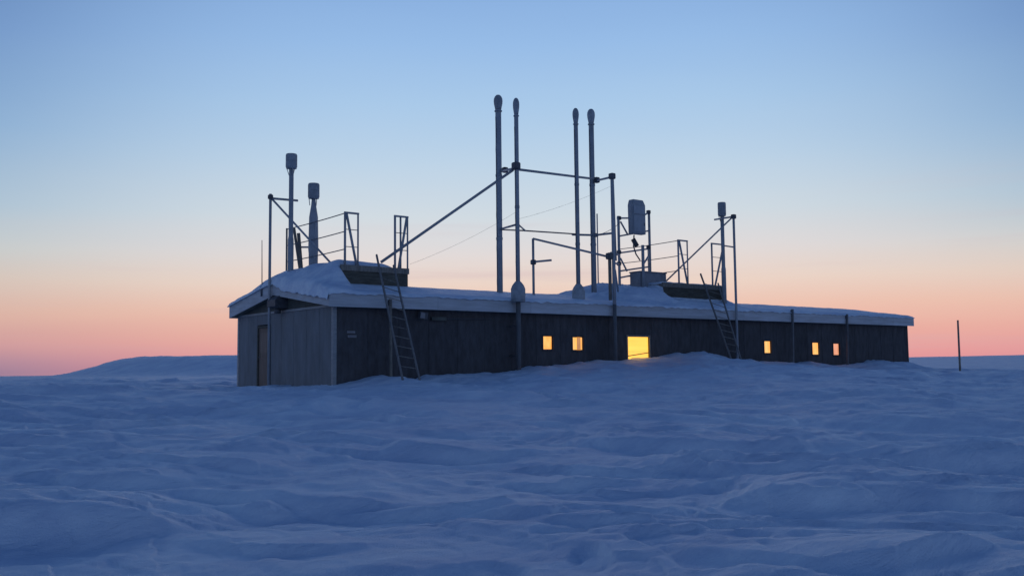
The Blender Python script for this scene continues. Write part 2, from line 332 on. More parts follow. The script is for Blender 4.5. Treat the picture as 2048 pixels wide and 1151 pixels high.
def build_ground():
    fine = np.radians(np.arange(-34, 34.001, .1)); left = np.radians(np.arange(-180, -34, 2.)); rgt = np.radians(np.arange(35.5, 180, 2.))
    A = np.concatenate([left, fine, rgt]) + YAW
    R = [.4, 1.0, 1.8]; r = 2.5
    while r < 75: R.append(r); r *= 1.0052
    while r < 3600: R.append(r); r *= 1.03
    R = np.array(R); nr, na = len(R), len(A)
    X = CAM.x + np.outer(R, np.sin(A)); Y = CAM.y + np.outer(R, np.cos(A))
    Z = ground_z(X.ravel(), Y.ravel())
    co_ = np.empty((nr*na+1, 3), np.float32); co_[:-1, 0] = X.ravel(); co_[:-1, 1] = Y.ravel(); co_[:-1, 2] = Z
    co_[-1] = (CAM.x, CAM.y, float(Z[:na].mean()))
    i = np.arange(nr-1)[:, None]*na; j = np.arange(na)[None, :]; j2 = (j+1) % na
    q = np.stack([i+j, i+na+j, i+na+j2, i+j2], -1).reshape(-1, 4)
    tri = np.stack([np.full(na, nr*na), np.arange(na), (np.arange(na)+1) % na], -1)
    me = bpy.data.meshes.new('snow_ground')
    me.vertices.add(len(co_)); me.vertices.foreach_set('co', co_.ravel())
    nl = q.size + tri.size
    me.loops.add(nl); me.loops.foreach_set('vertex_index', np.concatenate([q[:, ::-1].ravel(), tri[:, ::-1].ravel()]).astype(np.int32))
    st = np.concatenate([np.arange(len(q))*4, q.size + np.arange(len(tri))*3]).astype(np.int32)
    me.polygons.add(len(st)); me.polygons.foreach_set('loop_start', st)
    me.update(calc_edges=True); me.validate()
    me.polygons.foreach_set('use_smooth', np.ones(len(st), bool))
    me.materials.append(M['snow'])
    o = bpy.data.objects.new('snow_ground', me); C.objects.link(o); o['kind'] = 'structure'
    if me.polygons[5000].normal.z < 0: me.flip_normals()
    return o
build_ground()
def gz(x, y): return float(ground_z(np.array([x], float), np.array([y], float))[0])

# ------------------------------------------------------------------ the station building
B = thing('station_building', (0, 0, 0), 'long low dark-walled station hut with snow-laden shallow roof and lit windows', 'building')
OV, OB, OL, OR = .33, .12, .33, .16            # overhangs: front, back, left gable, right gable
RZ = 3.60                                       # top of the roof deck at the ridge
ET = 2.97                                       # top of the roof deck at the eaves
def roof_z(y):
    y = np.asarray(y, float)
    return np.where(y < 4, ET + (RZ-ET)*(y+OV)/(4+OV), RZ - (RZ-ET)*(y-4)/(4+OB))
def wall_cells(name, x0, x1, z0, z1, hole, ya, yb, mat, parent):
    bm = bmesh.new()
    if hole is None: bx(bm, x0, x1, ya, yb, z0, z1)
    else:
        a, b, c, d = hole
        bx(bm, x0, a, ya, yb, z0, z1); bx(bm, b, x1, ya, yb, z0, z1)
        bx(bm, a, b, ya, yb, z0, c); bx(bm, a, b, ya, yb, d, z1)
    return link_mesh(name, bm, mat, parent)
# windows: (x0, x1, z0, z1, glow, label)
def wrect(a, b):  return (a[0], b[0], b[2], a[2])
WIN = [
    (wrect((8.908, 0.050, 1.668), (9.402, 0.050, 1.132)), 'glow_orange', 'small glowing orange window, left one of the pair'),
    (wrect((10.421, 0.050, 1.646), (10.993, 0.050, 1.116)), 'glow_cream', 'small lit window half covered by a curtain'),
    (wrect((13.458, 0.050, 1.680), (14.726, 0.050, 0.662)), 'glow_yellow', 'large bright yellow window with its sill buried in snow'),
    (wrect((22.470, 0.050, 1.591), (23.008, 0.050, 1.002)), 'glow_cream', 'small lit window standing alone'),
    (wrect((26.268, 0.050, 1.548), (26.859, 0.050, 0.929)), 'glow_cream', 'small yellow lit window'),
    (wrect((28.055, 0.050, 1.511), (28.630, 0.050, 0.903)), 'glow_pink', 'dim pinkish lit window'),
]
seams = [0.06]
# panel joints every ~1.22 m, moved off the windows
xx = .06
while xx < WL-.7:
    xx += 1.22
    for (a, b, c, d), g, l in WIN:
        if a-.16 < xx < b+.16: xx = b+.2
    seams.append(min(xx, WL-.06))
if seams[-1] < WL-.06: seams.append(WL-.06)
for a, b in zip(seams, seams[1:]):
    hole = None
    for (p, q, r, s), g, l in WIN:
        if a < (p+q)/2 < b: hole = (p, q, r, s)
    wall_cells('wall_panel', a+.006, b-.006, -.3, EAVE+.12, hole, 0, .10, M['wall'], B)
# joint battens, proud of the sheets
bat = bmesh.new(); bx(bat, 0, .035, -.010, .0, -.3, EAVE+.08)
first = None
for s in seams[1:-1]:
    if first is None: first = link_mesh('batten', bat, M['wall'], B); o = first
    else:
        o = first.copy(); C.objects.link(o)
    o.location.x = s-.025
o = None
for (a, b, c, d), g, l in WIN:
    t = .045 if b-a < 1 else .07
    fr = bmesh.new()
    bx(fr, a-t, b+t, -.03, .03, d, d+t); bx(fr, a-t, b+t, -.045, .03, c-t, c); bx(fr, a-t, a, -.03, .03, c, d); bx(fr, b, b+t, -.03, .03, c, d)
    w = link_mesh('window', fr, M['wall' if b-a < 1 else 'wood'], B); w['label'] = l
    Bx('pane', a, b, .055, .075, c, d, M[g], w)
    if b-a > 1: w3 = w
    if b-a < 1:
        sh = bmesh.new(); q = .022
        bx(sh, a, a+q, .03, .054, c, d); bx(sh, b-q, b, .03, .054, c, d); bx(sh, a+q, b-q, .03, .054, c, c+q); bx(sh, a+q, b-q, .03, .054, d-q, d)
        link_mesh('sash', sh, M['wood'], w)
    if 'curtain' in l: Bx('curtain', a+(b-a)*.45, a+(b-a)*.80, .03, .034, c, d, M['glow_curtain'], w)
(a, b, c, d) = WIN[2][0]
Bm('blind_bar', (a+.02, .04, c+.22), (b-.02, .04, c+.36), .02, .035, M['door'], w3)
for k in range(1, 7): Bx('blind_fold', a+.005, b-.005, .046, .052, c+.38+k*(d-c-.4)/7, c+.388+k*(d-c-.4)/7, M['glow_yellow'], w3)
bigwin = w
# gable wall (left end), two kinds of panel with joints, then the far gable and the rear
gys = [0.06, 1.02, 2.0, 3.0, 4.0, 4.92]
def gable_sheet(y0, y1, x0, x1, mat, z1=EAVE+.06, z0=-.3): return Bx('wall_panel', x0, x1, y0+.006, y1-.006, z0, z1, mat, B)
DY0, DY1, DZ = 5.02, 6.02, 2.03
for y0, y1 in zip(gys, gys[1:]): gable_sheet(y0, y1, 0, .1, M['gable'])
gable_sheet(DY1+.1, 7.0, 0, .1, M['gable']); gable_sheet(7.0, 7.94, 0, .1, M['gable']); gable_sheet(4.92, DY1+.1, 0, .1, M['gable'], z0=DZ+.12)
for y0 in np.arange(.06, 7.9, 1.125): Bx('wall_panel', WL-.1, WL, y0+.006, min(y0+1.125, 7.94)-.006, -.3, EAVE+.06, M['wall'], B)
for x0 in np.arange(.06, WL-.5, 2.92): Bx('wall_panel', x0+.006, min(x0+2.92, WL-.06)-.006, WD-.1, WD, -.3, EAVE+.06, M['wall'], B)
Bx('floor', .1, WL-.1, .1, WD-.1, -.34, -.28, M['darkwood'], B)
for (cx, cy, sx, sy) in ((0, 0, 1, 1), (WL, 0, -1, 1), (0, WD, 1, -1), (WL, WD, -1, -1)):
    bm = bmesh.new()
    bx(bm, min(cx-sx*.022, cx+sx*.10), max(cx-sx*.022, cx+sx*.10), min(cy-sy*.022, cy+sy*.055), max(cy-sy*.022, cy+sy*.055), -.3, EAVE+.03)
    bx(bm, min(cx-sx*.022, cx+sx*.055), max(cx-sx*.022, cx+sx*.055), min(cy+sy*.056, cy+sy*.12), max(cy+sy*.056, cy+sy*.12), -.3, EAVE+.03)
    link_mesh('corner_board', bm, M['trim'] if cx == 0 else M['wall'], B)
# door in the gable
fr = bmesh.new(); bx(fr, -.03, .08, DY0-.08, DY0, -.3, DZ+.08); bx(fr, -.03, .08, DY1, DY1+.08, -.3, DZ+.08); bx(fr, -.03, .08, DY0, DY1, DZ, DZ+.08)
dr = Bx('door', .02, .07, DY0, DY1, -.3, DZ, M['door'], B); dr['label'] = 'brown timber door in the gable end'
link_mesh('door_frame', fr, M['darkwood'], dr)
for z0, z1 in ((.15, .95), (1.1, 1.85)): Bx('door_panel', .005, .0195, DY0+.15, DY1-.15, z0, z1, M['door'], dr)
T('door_handle', [(-.03, DY1-.08, .95), (-.03, DY1-.2, .95)], .014, M['darkmetal'], dr)
Bx('wall_panel', .085, .1, DY0, DY1, -.3, DZ, M['darkwood'], B)
# pediments
ze = lambda y: EAVE+.07 + (3.14-EAVE-.07)*(1-abs(y-4)/4)
for x0, x1, mt in ((-.012, .09, 'pediment'), (WL-.09, WL+.012, 'wall')):
    bm = bmesh.new(); prism(bm, [(0, EAVE+.071), (8, EAVE+.071), (8, EAVE+.12), (4, 3.17), (0, EAVE+.12)], 'x', x0, x1); link_mesh('pediment', bm, M[mt], B)
Bx('trim_board', -.045, -.014, .12, 7.9, EAVE+.02, EAVE+.10, M['trim'], B)
# roof slabs
bm = bmesh.new()
th = .16
prism(bm, [(-OV+.03, ET-.01), (4, RZ-.01), (WD+OB-.03, ET-.01), (WD+OB-.03, ET-th), (4, RZ-th), (-OV+.03, ET-th)], 'x', -OL+.03, WL+OR-.03)
roof = link_mesh('roof', bm, M['darkmetal'], B)
Bx('soffit', -OL+.03, WL+OR-.03, -OV+.03, -.002, EAVE+.03, EAVE+.05, M['trim'], roof)
Bx('soffit', -OL+.03, WL+OR-.03, WD+.002, WD+OB-.03, EAVE+.03, EAVE+.05, M['trim'], roof)
# eave fascia in board lengths
x = -OL
while x < WL+OR-.01:
    x2 = min(x+4.2, WL+OR)
    if WL+OR-x2 < 1: x2 = WL+OR
    Bx('fascia_board', x+.004, x2-.004, -OV, -OV+.03, EAVE, ET, M['fascia'], B)
    x = x2
Bx('fascia_board', -OL, WL+OR, WD+OB-.03, WD+OB, EAVE, ET, M['fascia'], B)
for x0, x1 in ((-OL, -OL+.03), (WL+OR-.03, WL+OR)):
    for s in (0, 1):
        y0, y1 = ((-OV+.031, 4) if s == 0 else (4.002, WD+OB-.031))
        za, zb = (ET, RZ) if s == 0 else (RZ, ET)
        bm = bmesh.new(); prism(bm, [(y0, za), (y1, zb), (y1, zb-.46), (y0, za-.46)], 'x', x0, x1); link_mesh('rake_board', bm, M['fascia'], B)
        bm = bmesh.new(); q0, q1 = (x0+.031, -.0125) if x0 < 0 else (WL+.0125, x0-.001)
        prism(bm, [(y0, za-.42), (y1, zb-.42), (y1, zb-.44), (y0, za-.44)], 'x', q0, q1); link_mesh('soffit', bm, M['pediment'], roof)
# exhaust hood under the apex
hd = bmesh.new()
prism(hd, [(-.5, 2.72), (-.36, 2.66), (-.012, 2.66), (-.012, 3.12), (-.3, 3.12), (-.5, 2.95)], 'y', 3.45, 4.15)
for v in hd.verts: v.co = (v.co.x, v.co.y, v.co.z)
hood = link_mesh('ventilation_hood', hd, M['darkmetal'], B)
T('vent_pipe', [(-.25, 3.8, 2.66), (-.25, 3.8, 2.48)], .12, M['darkmetal'], hood)
Bx('vent_flap', -.30, -.013, 4.2, 4.5, 2.68, 2.95, M['darkmetal'], hood)

# ------------------------------------------------------------------ snow lying on the roof
def deck_height(u, v):
    return None
P1 = dict(x0=.72, x1=3.34, y0=.80, y1=5.6, z0=3.34, z1=4.02)
P2 = dict(x0=16.55, x1=20.62, y0=.80, y1=5.6, z0=3.5, z1=4.14)
def roof_snow():
    nx, ny = 560, 110
    xs = np.linspace(-OL-.07, WL+OR+.03, nx); ys = np.linspace(-OV-.05, WD+OB+.05, ny)
    X, Y = np.meshgrid(xs, ys, indexing='ij')
    base = roof_z(np.clip(Y, -OV, WD+OB))
    th = .09 + .022*perlin(X/3.2, Y/1.2, 31) + .012*perlin(X/.6, Y/.4, 32)
    th = th*(.55+.45*ss(0, .35, Y+OV)) + (.09+.05*perlin(Y/.8, X/.8, 45))*(1-ss(.3, 1.6, X+OL))
    # big drift heaped over the left end, up and round the first platform
    uu = X + .25*perlin(X/1.3, Y/1.3, 33)
    d1 = ss(-.55, .95, uu)*ss(-.15, 1.25, Y + .15*perlin(X/.9, 0*Y, 34)) * (1-ss(5.2, 7.2, Y)) * .83
    cut = np.where(Y < P1['y0']+.09, 1-ss(.55, 1.05, X), (1-ss(3.27, 3.38, X))*(1-.25*ss(2.4, 3.3, X)))
    DR2 = 0
    roofgap = np.maximum(P1['z1'] + .09 - base, 0)
    D1 = np.minimum(d1*(1+.03*np.exp(-((X-.9)/1.1)**2)), 1.05)*roofgap*cut/.83
    low = .16*ss(.0, .7, Y)*(1-ss(1.0, 2., Y))*ss(.3, 1., X)*(1-ss(3.3, 5, X))
    # lower ragged drift round the second platform
    d2 = .62*ss(12.6, 15.6, X+.5*perlin(X/.8, Y/.9, 35))*(1-ss(17.6, 18.3, X))*ss(.0, 1.3, Y)*(1-ss(4, 6, Y))
    d2 = d2 + .20*np.exp(-((X-13.3)/.45)**2-((Y-2)/.8)**2) + .17*np.exp(-((X-14.4)/.4)**2-((Y-2.2)/.7)**2)
    d2 = np.where((Y < P2['y0']) & (X > 16.4), d2*(1-.8*ss(16.4, 17.1, X)), d2)
    d2 = d2 + .30*np.exp(-((X-20.8)/.35)**2-((Y-1.3)/.8)**2) + .15*ss(16, 17, X)*(1-ss(20, 22, X))*np.exp(-((Y-.6)/.5)**2)
    deck2 = (Y > P2['y0']+.03)*(Y < P2['y1'])*(X > P2['x0'])*(X < P2['x1'])
    lump = (.04*perlin(X/.35, Y/.35, 36)+.03*perlin(X/.15, Y/.15, 37))*ss(12.6, 13.4, X)*(1-ss(20.5, 21.5, X))
    Zt = base + th + np.maximum(D1, low) + d2 + lump
    Zt = np.where(deck2, np.maximum(Zt, P2['z1'] + .05 + .04*perlin(X/.6, Y/.5, 38)), Zt)
    # the edge rolls over the boards
    ed = np.minimum(np.minimum(X-xs[0], xs[-1]-X), np.minimum(Y-ys[0], ys[-1]-Y))
    Zt = np.where(ed < .16, base + (Zt-base)*np.sqrt(np.clip(ed/.16, 0, 1))*1.0 + .0, Zt)
    drop = (.04+.17*(1-ss(2.8, 4.3, Y))*1.0 + .09*perlin(Y/.7, 0*Y, 39) + .05*perlin(Y/.25, 0*Y, 40)).clip(.02, .4)
    hang = (X < xs[0]+.001) & (Y > ys[0]+.05) & (Y < 4.4)
    low_edge = np.where(hang, base-drop, base+.006)
    Zt = np.where(hang, base-drop, Zt)
    lip = (Y < ys[0]+.001) & ~hang; ld = (.03 + .07*perlin(X/1.1, 0*X, 43) + .05*perlin(X/.3, 0*X+3, 44)).clip(.0, .2)
    Zt = np.where(lip, base-ld, Zt); low_edge = np.where(lip, base-ld, low_edge)
    me = bpy.data.meshes.new('roof_snow')
    vt = np.stack([X, Y, np.maximum(Zt, low_edge)], -1).reshape(-1, 3); vb = np.stack([X, Y, np.where(hang, base-drop-.03, np.where(lip, base-ld-.02, base-.03*(ed < .06)))], -1).reshape(-1, 3)
    i = (np.arange(nx-1)[:, None]*ny + np.arange(ny-1)[None, :]).ravel()
    top = np.stack([i, i+ny, i+ny+1, i+1], -1)
    nn = nx*ny; bot = top[:, ::-1] + nn
    per = np.concatenate([np.arange(nx)*ny, (nx-1)*ny+np.arange(1, ny), np.arange(nx-2, -1, -1)*ny+ny-1, np.arange(ny-2, 0, -1)])
    p2 = np.roll(per, -1); side = np.stack([per, per+nn, p2+nn, p2], -1)
    faces = np.concatenate([top, bot, side])
    me.from_pydata(np.concatenate([vt, vb]).tolist(), [], faces.tolist()); me.update()
    for p in me.polygons: p.use_smooth = True
    me.materials.append(M['roofsnow'])
    o = bpy.data.objects.new('roof_snow', me); C.objects.link(o)
    tag(o, 'wind-packed snow blanket on the hut roof, heaped into drifts at both platforms', 'snow', kind='stuff')
roof_snow()

# ------------------------------------------------------------------ roof platforms with their railings
def platform(P, label, frames, zr, rails, back_x, wires, posts_back):
    b = thing('roof_platform', (P['x0'], P['y0'], 3.2), label, 'platform', 'raised timber platforms on the roof')
    x0, x1, y0, y1, z0, z1 = (P[k] for k in ('x0', 'x1', 'y0', 'y1', 'z0', 'z1'))
    hb = z1-.2
    Bx('front_beam', x0, x1, y0, y0+.09, z0, hb-.005, M['darkwood'], b)
    Bx('side_beam', x1-.09, x1-.002, y0+.095, y1, z0, hb-.005, M['darkwood'], b)
    Bx('side_beam', x0+.002, x0+.09, y0+.095, y1, z0, hb-.005, M['darkwood'], b)
    Bx('deck_edge', x0-.04, x1+.04, y0-.03, y0+.06, hb, z1, M['wood'], b)
    n = max(3, int((y1-y0-.08)/.2))
    first = None
    for k in range(n):
        ya = y0+.07+k*(y1-y0-.08)/n
        if first is None:
            first = Bx('deck_board', x0-.03, x1+.03, ya, ya+(y1-y0-.08)/n-.012, hb, z1-.05, M['wood'], b)
        else:
            o = first.copy(); C.objects.link(o); o.location.y = ya-(y0+.07)
    for xx in (x0+.2, (x0+x1)/2, x1-.2):
        for yy in (y0+.15, y1-.3):
            Bx('leg', xx-.05, xx+.05, yy-.05, yy+.05, float(roof_z(yy)), z0+.05, M['darkwood'], b)
    for (xa, xb, zt, lean, mid) in frames:          # narrow railing frames either side of the ladder head
        T('railing_post', [(xa, y0+.05, z1-.2), (xa, y0+.05, zt)], .042, M['metal'], b)
        T('railing_post', [(xb, y0+.05, z1-.2), (xb, y0+.05, zt)], .032, M['metal'], b)
        T('top_rail', [(xa-.03, y0+.05, zt), (xb+.03, y0+.05, zt)], .036, M['metal'], b)
        pa, pb = (xa+.04, xb-.06) if lean > 0 else (xb-.05, xa+.12)
        T('brace', [(pa, y0+.02, zt-.03), (pb, y0+.02, z1-.05)], .045, M['metal'], b)
        if mid: T('railing_post', [((xa+xb)/2, y0+.1, z1-.2), ((xa+xb)/2-.0, y0+.1, zt)], .036, M['metal'], b)
        for q in (.35, .68): T('mid_rail', [(xa, y0+.05, z1+(zt-z1)*q), (xb, y0+.05, z1+(zt-z1)*q)], .014, M['wire'], b)
    return b, z1
PL1, zz = platform(P1, 'dark timber platform half buried in the big drift at the left end of the roof',
    [(0.856, 1.358, 5.823, 1, False), (2.839, 3.358, 5.880, -1, True)], 0, 0, 0, 0, 0)
PL2, zz = platform(P2, 'dark timber platform right of centre on the roof, beside the grey crate',
    [(17.630, 18.232, 6.102, 1, False), (19.924, 20.783, 6.116, -1, False)], 0, 0, 0, 0, 0)
# side railings running back from the frames
def side_rail(parent, x, ztop, y0, y1, zd, skew=0.):
    for q in (1.0, .66, .33):
        T('rail_wire', sagged((x, y0, zd+(ztop-zd)*q), (x+skew, y1, zd+(ztop-zd)*q-.0), .02), .018, M['wire'], parent, 6)
    T('railing_post', [(x+skew, y1, zd-.2), (x+skew, y1, ztop+.04)], .035, M['wood'], parent)
    T('railing_post', [(x+skew*.5, (y0+y1)/2, zd-.2), (x+skew*.5, (y0+y1)/2, ztop)], .022, M['metal'], parent)
side_rail(PL1, 0.856, 5.800, .85, 5.5, 3.95)
side_rail(PL2, 17.630, 6.082, .85, 4.6, 4.05)
Bm('railing_stake', (1.010, 5.200, 5.822), (1.270, 5.200, 4.232), .10, .07, M['wood'], PL1)
Bm('railing_stake', (1.101, 5.000, 5.614), (1.236, 5.000, 4.213), .13, .08, M['wood'], PL1)
T('cross_rail', [(1.188, 5.000, 5.086), (1.621, 5.000, 5.116)], .035, M['metal'], PL1)

# ------------------------------------------------------------------ instrument masts
def instrument_mast(x, y, z0, z1, ztop, rc, rp, label, taper=None):
    b = thing('instrument_mast', (x, y, z0), label, 'mast', 'instrument masts with cylindrical heads')
    bm = bmesh.new(); prof = taper or [(rp*1.25, 0), (rp*1.25, (z1-z0)*.42), (rp, (z1-z0)*.45), (rp, z1-z0)]
    lathe(bm, (x, y, z0), prof, 14); link_mesh('pole', bm, M['metal'], b, True)
    bm = bmesh.new(); h = ztop-z1
    lathe(bm, (x, y, z1), [(rc*.5, -.02), (rc*.92, 0), (rc*.92, .04), (rc, .06), (rc, h*.48), (rc*.94, h*.5), (rc, h*.52), (rc, h-.05), (rc*.9, h), (rc*.2, h+.012)], 24)
    hd = link_mesh('instrument_head', bm, M['frosted'], b)
    for k in range(3):
        a = k*2.09+.4
        T('bracket', [(x+rc*.8*math.cos(a), y+rc*.8*math.sin(a), z1), (x+rp*math.cos(a), y+rp*math.sin(a), z1-.25)], .014, M['metal'], hd, 6)
    return b
instrument_mast(0.419, 4.2, 3.3, 7.869, 8.412, .21, .085, 'tallest cylindrical-headed mast, leftmost on the drifted roof end')
_z1 = 6.723
instrument_mast(1.030, 3.6, 3.3, _z1, 7.281, .21, .14, 'stout tapering mast with a cylindrical head beside the left platform railing',
    [(.15, 0), (.17, 1.4), (.185, (_z1-3.3)*.45), (.16, (_z1-3.3)*.8), (.09, (_z1-3.3)*.93), (.07, _z1-3.3)])
instrument_mast(20.366, .55, 3.1, 7.401, 8.042, .19, .085, 'slim mast with a cylindrical head at the right platform')

# bracing posts standing at the walls
def clamp(parent, p, s=.07):
    p = Vector(p); bm = bmesh.new(); bx(bm, p.x-s, p.x+s, p.y-s, p.y+s, p.z-s, p.z+s)
    bmesh.ops.bevel(bm, geom=bm.edges[:], offset=s*.3, segments=1, affect='EDGES'); return link_mesh('clamp', bm, M['darkmetal'], parent)
J = (-0.420, 4.127, 6.746)
jb = thing('bracing_post', (J[0], J[1], 0), 'thin pole rising in front of the gable end with an arm and slanting strut', 'pole')
T('post', [(J[0], J[1], -.2), (J[0], J[1], J[2]+.08)], .05, M['metal'], jb)
T('arm', [(J[0], J[1], J[2]-.08), (0.861, 4.600, 6.777)], .042, M['metal'], jb)
T('strut', [(J[0]+.05, J[1]-.05, J[2]-.12), (1.193, 2.600, 4.292)], .038, M['metal'], jb)
clamp(jb, (J[0], J[1], J[2]-.03), .08)
G0 = (19.954, -0.450, 7.210); 
gb = thing('bracing_post', (G0[0], G0[1], 0), 'tall thin pole before the front wall right of the second platform, with a slanting strut', 'pole')
T('post', [(G0[0], G0[1], gz(G0[0], -.45)-.3), (G0[0], G0[1], G0[2]+.08)], .055, M['metal'], gb)
T('arm', [(G0[0], G0[1], G0[2]), (20.242, 0.900, 7.270)], .04, M['metal'], gb)
T('arm', [(G0[0], G0[1], 5.803), (20.813, 0.850, 6.075)], .034, M['metal'], gb)
T('strut', [(G0[0]-.03, G0[1]+.05, G0[2]-.03), (18.238, 2.200, 4.377)], .036, M['metal'], gb)
clamp(gb, G0, .10)
wa = thing('whip_antenna', (-0.330, 5.000, 3.445), 'hair-thin whip antenna near the left edge of the roof', 'antenna')
T('rod', [(-0.327, 5.000, 3.205), (-0.351, 5.000, 5.240)], [.02, .012], M['wire'], wa, 6)
T('base_mount', [(-0.326, 5.000, 3.169), (-0.331, 5.000, 3.537)], .06, M['darkmetal'], wa, 8)

# ------------------------------------------------------------------ the four tall stacks
def stack(x, y, z0, z1, r, label, collar=None, dx=0.):
    b = thing('tall_stack', (x, y, z0), label, 'stack', 'tall slender stacks in the middle of the roof')
    zs = 2.95 if z0 < 2 else z0
    T('pipe', [(x-dx, y, zs), (x, y, (zs+z1)/2), (x+dx, y, z1)], r, M['metal'], b, 16)
    if z0 < 2:
        T('lower_pipe', [(x, y, z0-.2), (x, y, zs-.003)], r*1.06, M['dimmetal'], b, 16)  # same pipe, toned darker here to look shaded against the wall
        for zz in (.9, 2.0): Bx('wall_bracket', x-.04, x+.04, y+r, -.012, zz-.03, zz+.03, M['darkmetal'], b)
    bm = bmesh.new(); k = r*1.0
    lathe(bm, (x+dx, y, z1), [(k*.98, -.38), (k*1.18, -.26), (k*1.42, -.12), (k*1.5, .0), (k*1.42, .11), (k*1.1, .2), (k*.6, .26), (.01, .275)], 18)
    link_mesh('cap', bm, M['frosted'], b, True)
    T('flange', [(x+dx, y, z1-.44), (x+dx, y, z1-.40)], r*1.3, M['metal'], b, 16)
    T('cable', [(x-r*1.25, y-.01, z0+(z1-z0)*i/12) if i % 2 else (x-r*1.10, y-.02, z0+(z1-z0)*i/12) for i in range(12)], .012, M['darkmetal'], b, 5)
    for q in (.3, .62):
        zz = z0+(z1-z0)*q
        T('pipe_joint', [(x, y, zz-.05), (x, y, zz+.05)], r*1.12, M['metal'], b, 16)
    if collar:
        c0, c1 = collar
        bm = bmesh.new(); h = c1-c0
        lathe(bm, (x, y, c0), [(.26, -.25), (.27, 0), (.27, h*.45), (.22, h*.7), (.12, h*.95), (.09, h)], 20); link_mesh('collar', bm, M['frosted'], b, True)
    return b
stack(9.139, 3.0, 3.3, 11.572, .125, 'thicker, tallest stack at the far left of the four')
stack(7.323, -.5, .1, 10.328, .082, 'second stack from the left, running down in front of the wall to the snow', (3.134, 3.656))
stack(11.865, 1.2, 3.2, 11.048, .090, 'thinner stack with a round collar, third from the left', (3.333, 3.895))
stack(13.678, 2.2, 3.3, 11.524, .115, 'thick stack without a collar at the right of the four')

# tube frame tying the stacks together
E0 = (12.213, -0.500, 8.179)
sf = thing('tube_frame', (E0[0], -.5, 0), 'steel tube frame tying the four stacks together, with a long slanting strut', 'frame')
ex = 12.273
T('post', [(ex, -.5, 2.953), (ex, -.5, E0[2]+.05)], .075, M['metal'], sf, 12)
T('lower_post', [(ex, -.5, gz(ex, -.5)-.3), (ex, -.5, 2.95)], .08, M['dimmetal'], sf, 12)  # shade under the eave put into this length's darker colour
T('post', [(ex+.22, -.42, 4.740), (ex+.14, -.42, E0[2]-.15)], .03, M['metal'], sf, 8)
b1 = (7.288, -0.500, 7.989)
T('tie_bar', [(9.231, 2.900, 8.606), (b1[0], -.45, b1[2]-.08)], .05, M['metal'], sf)
T('tie_bar', [(b1[0], -.42, b1[2]-.10), (13.663, 2.000, 8.627)], .048, M['metal'], sf)
T('tie_bar', [(13.751, 2.000, 8.570), (ex, -.5, E0[2]-.03)], .045, M['metal'], sf)
T('tie_bar', [(9.202, 2.900, 6.190), (7.417, -0.420, 5.813), (8.249, 0.200, 5.708)], .04, M['metal'], sf)
T('tie_bar', [(9.176, 2.900, 6.146), (8.200, 0.200, 5.704), (11.952, 1.300, 5.987)], .028, M['wire'], sf)
T('tie_bar', [(11.672, 1.300, 5.945), (13.510, 1.900, 6.134), (12.314, -0.420, 5.856)], .045, M['metal'], sf)
T('long_strut', [(7.221, -0.400, 7.846), (2.212, 0.750, 4.180)], .052, M['metal'], sf)
clamp(sf, (b1[0], -.5, b1[2]+.0), .14); clamp(sf, (9.235, 2.700, 8.615), .11); clamp(sf, (13.704, 1.950, 8.579), .12); clamp(sf, (ex, -.5, E0[2]), .12)
clamp(sf, (13.569, 1.900, 6.139), .08)

bp = thing('bracing_post', (0, 0, 0), 'short pole with a stub arm and sloping tube between the second and third stacks', 'pole')
pp = (10.608, 2.600, 5.844)
bp.location = (pp[0], 2.6, 3.3)
T('post', [(pp[0], 2.6, 3.2), (pp[0], 2.6, pp[2])], .055, M['metal'], bp)
T('sloping_tube', [pp, (12.248, -0.200, 4.912)], .045, M['metal'], bp)
T('stub_arm', [(pp[0]-.1, 2.6, 4.849), (11.272, 2.200, 4.937)], .045, M['metal'], bp)
clamp(bp, (pp[0], 2.6, 4.849), .10)
T('hanger', [(12.125, -0.420, 5.046), (12.130, -0.420, 3.120)], .07, M['wood'], bp)
clamp(bp, (12.121, -0.420, 4.903), .13)

# ------------------------------------------------------------------ scaffold tower with its cabinet
st = thing('scaffold_tower', (15.386, 2.400, 3.967), 'open tube tower holding the grey cabinet above the crate', 'scaffold')
def up(pxm, pyt, pyb, v, r): 
    return r
xa, xb, xc = 15.432, 17.410, 16.128
T('leg', [(xa, 2.4, 3.4), (xa, 2.4, 7.207)], .062, M['frosted'], st)
T('leg', [(xb, 2.4, 3.8), (xb, 2.4, 7.642)], .060, M['frosted'], st)
T('leg', [(xa+.1, 3.9, 3.5), (xa+.1, 3.9, 7.519)], .030, M['metal'], st)
T('leg', [(xc, 1.6, 4.0), (xc, 1.6, 5.851)], .07, M['metal'], st)
for (p, q) in (((15.472, 2.400, 7.116), (16.234, 2.400, 7.183)), ((15.449, 2.400, 6.296), (17.424, 2.400, 6.703)), ((15.366, 2.400, 5.520), (17.397, 2.400, 5.862)), ((15.406, 2.400, 4.710), (17.371, 2.400, 5.024)), ((16.983, 2.400, 7.342), (17.452, 2.400, 7.571)),
               ((15.460, 2.400, 4.420), (16.415, 2.400, 4.604))):
    T('rung', [p, q], .038, M['metal'], st)
for (p, q) in (((15.562, 2.400, 6.964), (16.020, 2.400, 6.385)), ((15.516, 2.400, 5.304), (15.909, 2.400, 4.737)), ((17.389, 2.400, 5.605), (16.257, 1.700, 5.011)), ((12.324, -0.300, 5.071), (15.328, 2.300, 5.417)), ((12.426, -0.300, 4.668), (15.316, 2.300, 5.012))):
    T('brace', [p, q], .040, M['metal'], st)
for p in ((15.472, 2.400, 7.116), (15.429, 2.400, 5.569), (15.415, 2.400, 5.049), (17.333, 2.400, 5.927), (17.385, 2.400, 7.565)): clamp(st, p, .085)
T('conduit', [(16.303, 2.300, 6.395), (16.155, 2.200, 5.870), (16.100, 2.000, 5.482), (16.091, 1.750, 5.186)], .032, M['darkmetal'], st)
